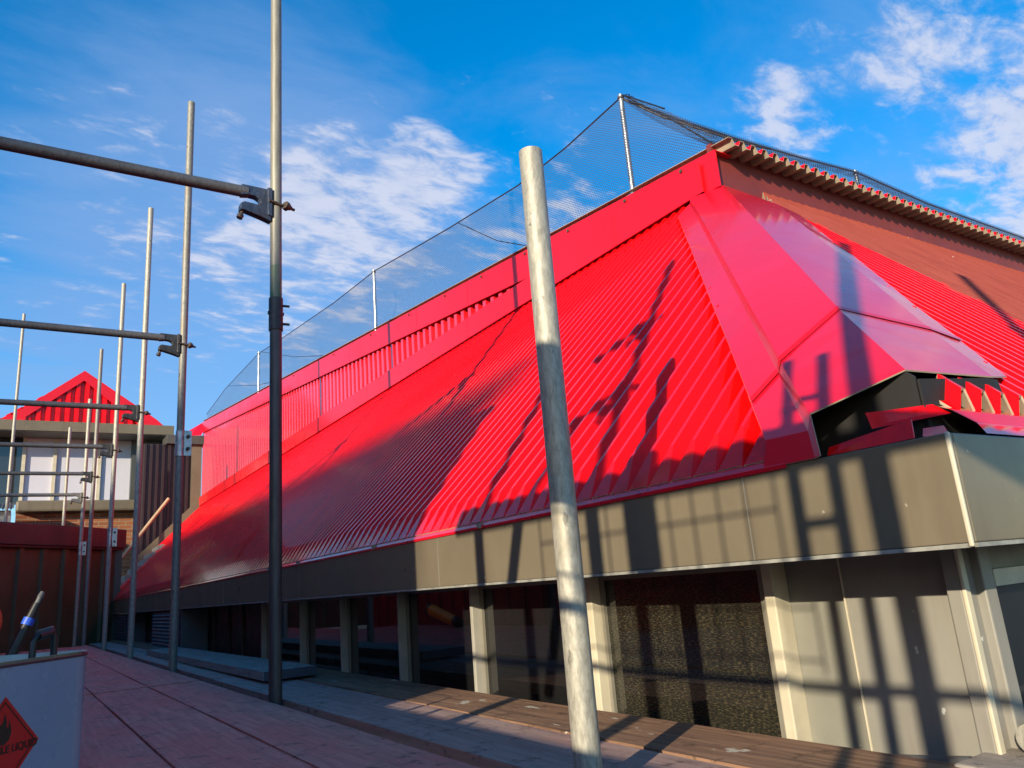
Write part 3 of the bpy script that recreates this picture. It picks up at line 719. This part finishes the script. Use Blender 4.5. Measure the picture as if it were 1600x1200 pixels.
# ================================================================== ANGLED MAROON WALL
a = Vector((1.27, 12.92, 0)); b = Vector((-1.6, 10.15, 0)); d = (b - a).normalized(); nrm = Vector((d.y, -d.x, 0))
if nrm.y > 0: nrm = -nrm
aw = thing('screen_wall', (.2, 11.9, -.4), 'low red brown ribbed screen wall with maroon capping across the end of the deck', 'wall')
rows = [[], []]; L = (b - a).length; s_ = 0
while s_ < L:
    for u, h in ((0, 0), (.70, 0), (.76, 1), (.94, 1)):
        p = a + d * min(L, s_ + u * .36) + nrm * (.035 * h); rows[0].append((p.x, p.y, -.42)); rows[1].append((p.x, p.y, 1.0))
    s_ += .36
q = MB(); q.slab(rows, -nrm * .01); q.build('cladding', 'maroon_wall', aw)
q = MB(); c0, c1 = a - d * .02 + nrm * .0, b; q.obox(Vector((c0.x, c0.y, 1.075)), Vector((c1.x, c1.y, 1.075)), .18, .27); q.build('capping', 'maroon', aw, bevel=.006)
q = MB(); q.obox(Vector((c0.x, c0.y, .925)) - d * 0, Vector((c1.x, c1.y, .925)), .13, .028); q.build('capping_trim', 'maroon', aw)
q = MB(); q.box(1.16, 1.30, 12.86, 13.02, -.42, 1.2); q.build('end_post', 'maroon', aw)

# metal cabinets under the far eave
for y0, y1, lb in ((7.35, 9.0, 'grey blue louvred cabinet under the eave, nearer one'), (11.2, 12.5, 'grey blue louvred cabinet under the eave beside the screen wall')):
    cb = thing('louvred_cabinet', (1.34, (y0 + y1) / 2, -.4), lb, 'cabinet', 'louvred cabinets under the eave')
    q = MB(); q.box(1.23, 1.452, y0, y1, -.42, -.012); q.build('case', 'bluebox', cb, bevel=.004)
    q = MB()
    for i in range(11): q.add([(1.229, y0 + .04, -.39 + i * .033), (1.229, y1 - .04, -.39 + i * .033), (1.212, y1 - .04, -.385 + i * .033), (1.212, y0 + .04, -.385 + i * .033), (1.229, y0 + .04, -.368 + i * .033), (1.229, y1 - .04, -.368 + i * .033)], [(0, 3, 2, 1), (3, 4, 5, 2)])
    q.build('louvre', 'bluebox', cb)

# ================================================================== FAR PAVILION
pv = thing('gabled_pavilion', (.9, 17, -3.6), 'far building with a small bright red ribbed gable, brown fascia and white wall panels', 'building')
FY, WY = 16.2, 16.85
q = MB(); q.box(-1.6, 2.46, FY, FY + .03, 3.375, 3.565); q.build('fascia', 'brown', pv, bevel=.004)
q = MB(); q.box(-1.6, 2.46, FY + .03, 19.5, 3.36, 3.40); q.build('soffit', 'frame', pv)
rows = [[], []]; x = -.60
zz_ = lambda xx: 3.57 + max(0, (1 - abs(xx - .83) / 1.36)) * 1.0
while x < 2.3:
    for u, h in ((0, 0), (.35, 0), (.45, 1), (.9, 1)):
        xx = x + u * .155
        rows[0].append((xx, FY + .14 - h * .06, 3.50)); rows[1].append((xx, FY + .14 - h * .06, zz_(xx) - .02))
    x += .155
q = MB(); q.slab(rows, (0, .01, 0)); q.build('gable_cladding', 'red', pv)
q = MB(); q.add([(-.29, FY + .05, 3.66), (.83, FY + .05, 4.60), (.83, FY + .05, 4.40), (-.07, FY + .05, 3.64), (-.07, FY + .05, 3.57), (-.46, FY + .05, 3.57), (2.27, FY + .05, 3.57), (1.80, FY + .05, 3.57), (1.74, FY + .05, 3.64), (2.14, FY + .05, 3.69)],
                [(0, 1, 2, 3), (0, 3, 4, 5), (1, 9, 8, 2), (9, 6, 7, 8)])
q.add([(-.29, FY + .05, 3.66), (.83, FY + .05, 4.60), (.83, 18.6, 4.60), (-.29, 18.6, 3.66), (2.14, FY + .05, 3.69), (2.14, 18.6, 3.69), (-.46, FY + .05, 3.57), (-.46, 18.6, 3.57), (2.27, FY + .05, 3.57), (2.27, 18.6, 3.57)],
      [(0, 3, 2, 1), (1, 2, 5, 4), (6, 7, 3, 0), (4, 5, 9, 8)]); q.build('roof', 'red_trim', pv)
px = [-.05, .455, 1.215, 1.80]
for a_, b_ in zip(px[:-1], px[1:]):
    q = MB(); q.box(a_ + .03, b_ - .03, WY, WY + .03, 2.13, 3.36); q.build('wall_panel', 'white_panel', pv)
for x in px[:3]:
    q = MB(); q.box(x - .03, x + .03, WY - .05, WY + .02, 2.12, 3.36); q.build('mullion', 'cream', pv)
q = MB(); q.box(1.775, 3.0, WY - .1, WY + .1, 1.0, 3.36); q.build('side_wall', 'maroon', pv)
q = MB(); q.box(-1.6, -.08, WY, WY + .03, 2.10, 3.36); q.build('window', 'glass_far', pv)
q = MB(); q.box(-.11, 2.06, FY + .12, WY + .12, 1.90, 2.11); q.build('sill', 'brown', pv, bevel=.04)
q = MB(); q.box(-.10, 2.04, WY - .28, WY + .2, -3.6, 1.90); q.build('brick_base', 'brick', pv)

t_ = thing('pale_shed', (-.6, 15.6, -3.6), 'pale cream metal shed with a ribbed roof at the left edge', 'shed')
q = MB(); q.box(-2.2, -.16, 15.2, 16.0, -3.6, 1.80); q.build('wall', 'palewall', t_)
q = MB(); rows = [[], []]
for i in range(40):
    for u, h in ((0, 0), (.4, 0), (.5, 1), (.9, 1)): xx = -2.3 + (i + u) * .0545; rows[0].append((xx, 15.05, 1.80 + h * .02)); rows[1].append((xx, 16.1, 2.02 + h * .02))
q.slab(rows, (0, 0, -.01)); q.build('roof', 'zinc', t_)

t_ = thing('concrete_stair', (1.6, 14.6, -3.6), 'stepped grey concrete stair beside the end of the red roof', 'stairs')
st = [(1.22, -3.6)]
for i in range(7):
    x0 = 1.22 + i * .125; st += [(x0, .36 + i * .115), (x0 + .125, .36 + i * .115)]
st += [(2.095, -3.6)]
q = MB(); q.prism(st, 'y', 13.9, 14.9); q.build('flight', 'concrete', t_)
t_ = thing('handrail', (1.7, 13.85, .6), 'round timber handrail slanting up beside the concrete stair', 'handrail')
q = MB(); q.tube((1.23, 13.85, .62), (2.06, 13.85, 1.80), .028, 14); q.build('rail', 'timber_pole', t_)
q = MB(); q.tube((1.30, 13.85, -1.5), (1.30, 13.85, .70), .018, 10); q.build('support', 'frame', t_)

# ================================================================== TIN AND TOOLS
al = R(48); tc_ = Vector((-.062, 1.33, -.35)); TW, TH, rad = .125, .298, .050
ax = Vector((math.cos(al), math.sin(al), 0)); ay = Vector((-math.sin(al), math.cos(al), 0))
def tp(u_, v_, z): return tc_ + ax * u_ + ay * v_ + Vector((0, 0, z))
def rr_ring(hw, rd, z, n=10):
    out = []
    for cx, cy, a0 in ((hw - rd, hw - rd, 0), (-(hw - rd), hw - rd, 90), (-(hw - rd), -(hw - rd), 180), (hw - rd, -(hw - rd), 270)):
        for i in range(n + 1): an = R(a0 + 90 * i / n); out.append(tp(cx + rd * math.cos(an), cy + rd * math.sin(an), z))
    return out
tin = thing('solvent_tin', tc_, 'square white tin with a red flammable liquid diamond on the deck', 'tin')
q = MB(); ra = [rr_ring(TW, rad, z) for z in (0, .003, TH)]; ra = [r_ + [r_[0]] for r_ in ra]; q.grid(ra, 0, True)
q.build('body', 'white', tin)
q = MB(); q.add(rr_ring(TW - .006, rad - .004, TH - .012), [tuple(range(44))]); ro = [rr_ring(TW - .006, rad - .004, TH - .012), rr_ring(TW - .004, rad - .002, TH + .004), rr_ring(TW + .001, rad, TH + .004)]
q.grid([r_ + [r_[0]] for r_ in ro], 0, True); lid = q.build('lid', 'rim', tin)
q = MB(); ro = [rr_ring(TW + .001, rad, TH + .0005), rr_ring(TW + .0022, rad, TH - .0012), rr_ring(TW + .001, rad, TH - .003)]; q.grid([r_ + [r_[0]] for r_ in ro], 0, True); q.build('rim_seam', 'edge_dark', lid)
q = MB(); q.tube(tp(.118, -.098, .0), tp(.118, -.098, TH - .002), .0022, 6); 
hx0, hx1, hy = .036, .076, -.085
q = MB(); q.path([tp(hx0, hy, TH - .012), tp(hx0 + .001, hy, TH + .022), tp(hx0 + .008, hy, TH + .034), tp(hx1 - .006, hy, TH + .038), tp(hx1, hy, TH + .026), tp(hx1 + .001, hy, TH - .012)], .0045, 8); q.path([tp(hx0 + .008, hy, TH + .030), tp(hx1 - .006, hy, TH + .034)], .0065, 8)
q.build('handle', 'plastic_black', tin)
# hazard diamond on the front face (local -v side)
lc = Vector((-.048, 0, .200)); HD = .060
def fp(u_, z, off): return tp(lc.x + u_, -TW - off, lc.z + z)
q = MB(); q.add([fp(-HD, 0, .0006), fp(0, -HD, .0006), fp(HD, 0, .0006), fp(0, HD, .0006)], [(0, 1, 2, 3)]); lab = q.build('hazard_label', 'hazard', tin)
q = MB()
o_, i_ = HD * .90, HD * .865
for s0, s1 in (((-1, 0), (0, -1)), ((0, -1), (1, 0)), ((1, 0), (0, 1)), ((0, 1), (-1, 0))):
    q.add([fp(s0[0] * o_, s0[1] * o_, .001), fp(s1[0] * o_, s1[1] * o_, .001), fp(s1[0] * i_, s1[1] * i_, .001), fp(s0[0] * i_, s0[1] * i_, .001)], [(0, 1, 2, 3)])
q.build('label_border', 'ink', lab)
fl = [(-.010, .006), (.004, .004), (.014, .010), (.018, .022), (.015, .034), (.010, .043), (.011, .032), (.007, .029), (.006, .040), (.001, .053), (-.001, .042), (-.006, .034), (-.009, .040), (-.012, .034), (-.017, .026), (-.019, .016), (-.016, .009)]
q = MB(); q.add([fp(x * .72, z * .76, .001) for x, z in fl], [tuple(range(len(fl)))]); q.build('flame_symbol', 'ink', lab)
cu = bpy.data.curves.new('warning_text', 'FONT'); cu.body = 'FLAMMABLE LIQUID'; cu.size = .0128; cu.align_x = 'CENTER'; cu.align_y = 'CENTER'; cu.offset = .0003
to = bpy.data.objects.new('warning_text_curve', cu); COL.objects.link(to)
bpy.context.view_layer.update()
me = bpy.data.meshes.new_from_object(to.evaluated_get(bpy.context.evaluated_depsgraph_get()))
bpy.data.objects.remove(to); 
for v_ in me.vertices: v_.co = fp(v_.co.x, v_.co.y - .003, .0012) - tc_
me.materials.clear(); me.materials.append(M['ink']); wt = bpy.data.objects.new('warning_text', me); COL.objects.link(wt); wt.parent = lab

t_ = thing('paint_tool', (.02, 1.62, -.35), 'dark tool handle wrapped with blue tape leaning behind the white tin', 'tool')
pa, pb = Vector((-.11, 1.66, -.345)), Vector((.043, 1.70, .050)); dd = (pb - pa)
q = MB(); q.tube(pa, pa + dd * .84, .0095, 12, .009); q.tube(pa + dd * .84, pa + dd * .95, .008, 12, .0065); q.build('handle', 'plastic_black', t_)
q = MB(); q.tube(pa + dd * .855, pa + dd * .885, .0098, 12); q.build('tape', 'tape_blue', t_)
q = MB(); q.tube(pa + dd * .95, pa + dd * .985, .005, 10); q.tube(pa + dd * .975, pa + dd * 1.0, .006, 10, .004); q.build('tip', 'tube_dark', t_)

def tub(loc, ln, wd, ht, label, mat='orange'):
    x, y_, z = loc; t_ = thing('plastic_tub', loc, label, 'tub', 'orange plastic tubs')
    def ring(hw, hl, zz): return [(x + sx * hw, y_ + sy * hl, z + zz) for sx, sy in ((-1, -1), (1, -1), (1, 1), (-1, 1))]
    rs = [ring(wd * .36, ln * .40, .004), ring(wd * .42, ln * .45, ht * .5), ring(wd * .5, ln * .5, ht), ring(wd * .47, ln * .47, ht), ring(wd * .36, ln * .39, .02)]
    q = MB(); q.grid([r_ + [r_[0]] for r_ in rs]); q.add(rs[0], [(0, 1, 2, 3)]); q.add(rs[4], [(0, 1, 2, 3)]); bo_ = q.build('body', mat, t_, bevel=.004)
    q = MB(); rs = [ring(wd * .5, ln * .5, ht), ring(wd * .54, ln * .53, ht), ring(wd * .54, ln * .53, ht - .02), ring(wd * .5, ln * .5, ht - .02)]; q.grid([r_ + [r_[0]] for r_ in rs]); q.build('rim', mat, t_)
tub((-.02, 2.35, -.35), .30, .20, .215, 'orange plastic tub behind the white tin at the left edge')
tub((-.42, 3.70, -.35), .46, .32, .22, 'orange plastic tub reflected in the widest dark window')
t_ = thing('spray_bottle', (-.012, 1.55, -.35), 'white bottle with a red ring trigger at the left edge behind the tin', 'bottle')
q = MB(); q.tube((-.050, 1.55, -.35), (-.050, 1.55, -.07), .032, 16); q.tube((-.050, 1.55, -.07), (-.050, 1.55, -.03), .032, 16, .012); q.build('body', 'white', t_)
q = MB(); q.path([(-.036 + .016 * math.cos(R(k)), 1.54, .003 + .024 * math.sin(R(k))) for k in range(-120, 241, 24)], .0055, 8); q.tube((-.05, 1.55, -.03), (-.038, 1.545, -.018), .010, 10); q.build('trigger', 'orange', t_)
t_ = thing('yellow_lamp', (-.42, 6.5, -.25), 'yellow hand lamp on the deck reflected in a dark window', 'lamp')
q = MB(); q.tube((-.42, 6.75, -.20), (-.40, 6.25, -.30), .055, 16, .045); q.build('body', 'yellow', t_)
q = MB(); q.tube((-.402, 6.25, -.30), (-.398, 6.19, -.31), .05, 16); q.tube((-.42, 6.80, -.19), (-.42, 6.75, -.20), .06, 16); q.build('end_cap', 'plastic_black', t_)

# ================================================================== CAMERA
ca = bpy.data.cameras.new('camera'); co = bpy.data.objects.new('camera', ca); COL.objects.link(co)
A = Vector((1880, 159, 1186)).normalized(); B = Vector((-780, 372, 1186)); B = (B - A * B.dot(A)).normalized(); U = A.cross(B)
if U.y > 0: U = -U
rows = (A, B, U)                                   # world axes expressed in camera (right, down, forward)
right = Vector((A.x, B.x, U.x)); up = -Vector((A.y, B.y, U.y)); back = -Vector((A.z, B.z, U.z))
co.matrix_world = Matrix(((right.x, up.x, back.x, 0), (right.y, up.y, back.y, 0), (right.z, up.z, back.z, 0), (0, 0, 0, 1)))
ca.sensor_fit = 'HORIZONTAL'; ca.sensor_width = 36; ca.lens = 1186 / 1600 * 36; ca.clip_start = .02; ca.clip_end = 3000
S.camera = co

# ================================================================== LIGHT
su = bpy.data.lights.new('sun', 'SUN'); so = bpy.data.objects.new('sun', su); COL.objects.link(so)
su.energy = 5.0; su.angle = R(.53); su.color = (1, .87, .64)
so.rotation_euler = SUN.to_track_quat('-Z', 'Y').to_euler()

W = bpy.data.worlds.new('World'); S.world = W; W.use_nodes = True
t = W.node_tree; t.nodes.clear()
sky = N(t, 'ShaderNodeTexSky', sky_type='NISHITA', sun_disc=False); sky.sun_elevation = R(16.2); sky.sun_rotation = math.atan2(-SUN.x, -SUN.y)
sky.air_density = 1.0; sky.dust_density = .4; sky.ozone_density = 2.5
tc = N(t, 'ShaderNodeTexCoord'); sp = N(t, 'ShaderNodeSeparateXYZ'); t.links.new(tc.outputs['Generated'], sp.inputs[0])
def vmath(op, a_, b_=None):
    n = N(t, 'ShaderNodeVectorMath', operation=op); t.links.new(a_, n.inputs[0])
    if b_ is not None:
        if isinstance(b_, tuple): n.inputs[1].default_value = b_
        else: t.links.new(b_, n.inputs[1])
    return n
def fm(op, a_, b_=0., c_=None):
    n = N(t, 'ShaderNodeMath', operation=op)
    for i, v in enumerate((a_, b_, c_)):
        if v is None: continue
        if isinstance(v, (int, float)): n.inputs[i].default_value = v
        else: t.links.new(v, n.inputs[i])
    return n.outputs[0]
zc = fm('ADD', fm('MAXIMUM', sp.outputs[2], 0.), .12)
cb_ = N(t, 'ShaderNodeCombineXYZ'); t.links.new(fm('DIVIDE', sp.outputs[0], zc), cb_.inputs[0]); t.links.new(fm('DIVIDE', sp.outputs[1], zc), cb_.inputs[1])
def wn(scale, detail, rough, off, stretch=(1, 1, 1), rz=0, dist=0.):
    mp = N(t, 'ShaderNodeMapping'); mp.inputs['Location'].default_value = off; mp.inputs['Scale'].default_value = stretch; mp.inputs['Rotation'].default_value = (0, 0, rz)
    t.links.new(cb_.outputs[0], mp.inputs[0])
    n = N(t, 'ShaderNodeTexNoise'); n.inputs['Scale'].default_value = scale; n.inputs['Detail'].default_value = detail; n.inputs['Roughness'].default_value = rough; n.inputs['Distortion'].default_value = dist
    t.links.new(mp.outputs[0], n.inputs[0]); return n.outputs['Fac']
n1 = wn(3.4, 9, .58, (1.3, .4, 0), dist=.3); n2 = wn(1.5, 8, .62, (5.1, 2.2, 0), (1, 2.2, 1), R(35), .4)
nf = fm('ADD', fm('MULTIPLY', n1, .6), fm('MULTIPLY', n2, .4))
# banks of cloud by compass direction: direction, width (cos), weight
def bankmask(lst, inner=.1):
    acc = None
    for dv, cw, wt_ in lst:
        v = Vector(dv).normalized(); dt = vmath('DOT_PRODUCT', tc.outputs['Generated'], tuple(v)).outputs['Value']
        mr = N(t, 'ShaderNodeMapRange', interpolation_type='SMOOTHSTEP'); mr.inputs[1].default_value = cw; mr.inputs[2].default_value = 1 - (1 - cw) * inner; mr.inputs[3].default_value = 0; mr.inputs[4].default_value = wt_
        t.links.new(dt, mr.inputs[0]); acc = mr.outputs[0] if acc is None else fm('ADD', acc, mr.outputs[0])
    return acc
puffs = [((.327, .81, .487), .990, .125), ((.402, .763, .507), .9965, .17), ((.295, .867, .401), .985, .10), ((.20, .90, .40), .975, .05), ((.54, .72, .44), .990, .14), ((.88, .30, .36), .990, .16),
         ((.83, .28, .53), .990, .10), ((.756, .404, .515), .993, .075), ((.697, .488, .525), .998, .08), ((.733, .48, .483), .998, .08), ((.02, .90, .42), .975, .06), ((.95, .05, .35), .92, .12), ((-.6, -.7, .35), .7, .08)]
haze = [((.22, .90, .34), .92, .42), ((.35, .83, .44), .97, .22), ((.04, .86, .52), .975, .12), ((.24, .74, .63), .985, .12), ((.9, .3, .3), .96, .25), ((.1, .98, .15), .93, .25), ((-.5, .8, .25), .85, .15), ((.8, .4, .48), .975, .12)]
n3 = wn(9.0, 10, .62, (3.3, 7.4, 0), (1, 1.8, 1), R(-25), .25)
nf2 = fm('ADD', fm('MULTIPLY', nf, .5), fm('MULTIPLY', n3, .5))
dens = N(t, 'ShaderNodeMapRange', interpolation_type='SMOOTHSTEP'); dens.inputs[1].default_value = .575; dens.inputs[2].default_value = .76
t.links.new(fm('ADD', nf2, bankmask(puffs)), dens.inputs[0])
thin = N(t, 'ShaderNodeMapRange', interpolation_type='SMOOTHSTEP'); thin.inputs[1].default_value = .45; thin.inputs[2].default_value = .95; thin.inputs[4].default_value = .65
t.links.new(fm('ADD', fm('MULTIPLY_ADD', n2, .8, .10), bankmask(haze, -.25)), thin.inputs[0])
hs = N(t, 'ShaderNodeHueSaturation'); hs.inputs['Saturation'].default_value = 1.48; hs.inputs['Value'].default_value = 1.5; t.links.new(sky.outputs[0], hs.inputs['Color'])
cl = ramp(t, fm('ADD', fm('MULTIPLY', dens.outputs[0], .45), fm('MULTIPLY_ADD', n3, 1.9, -.62)), .1, .9, (1.9, 2.6, 4.2, 1), (3.9, 4.1, 4.9, 1)).outputs[0]
c1 = mix(t, thin.outputs[0], hs.outputs[0], (1.5, 2.4, 4.3, 1))
c2 = mix(t, fm('MULTIPLY', dens.outputs[0], .85), c1, cl)
bg = N(t, 'ShaderNodeBackground'); bg.inputs[1].default_value = .12; t.links.new(c2, bg.inputs[0])
ow = N(t, 'ShaderNodeOutputWorld'); t.links.new(bg.outputs[0], ow.inputs[0])

S.view_settings.view_transform = 'Standard'; S.view_settings.look = 'None'; S.view_settings.gamma = 1; S.view_settings.exposure = .6
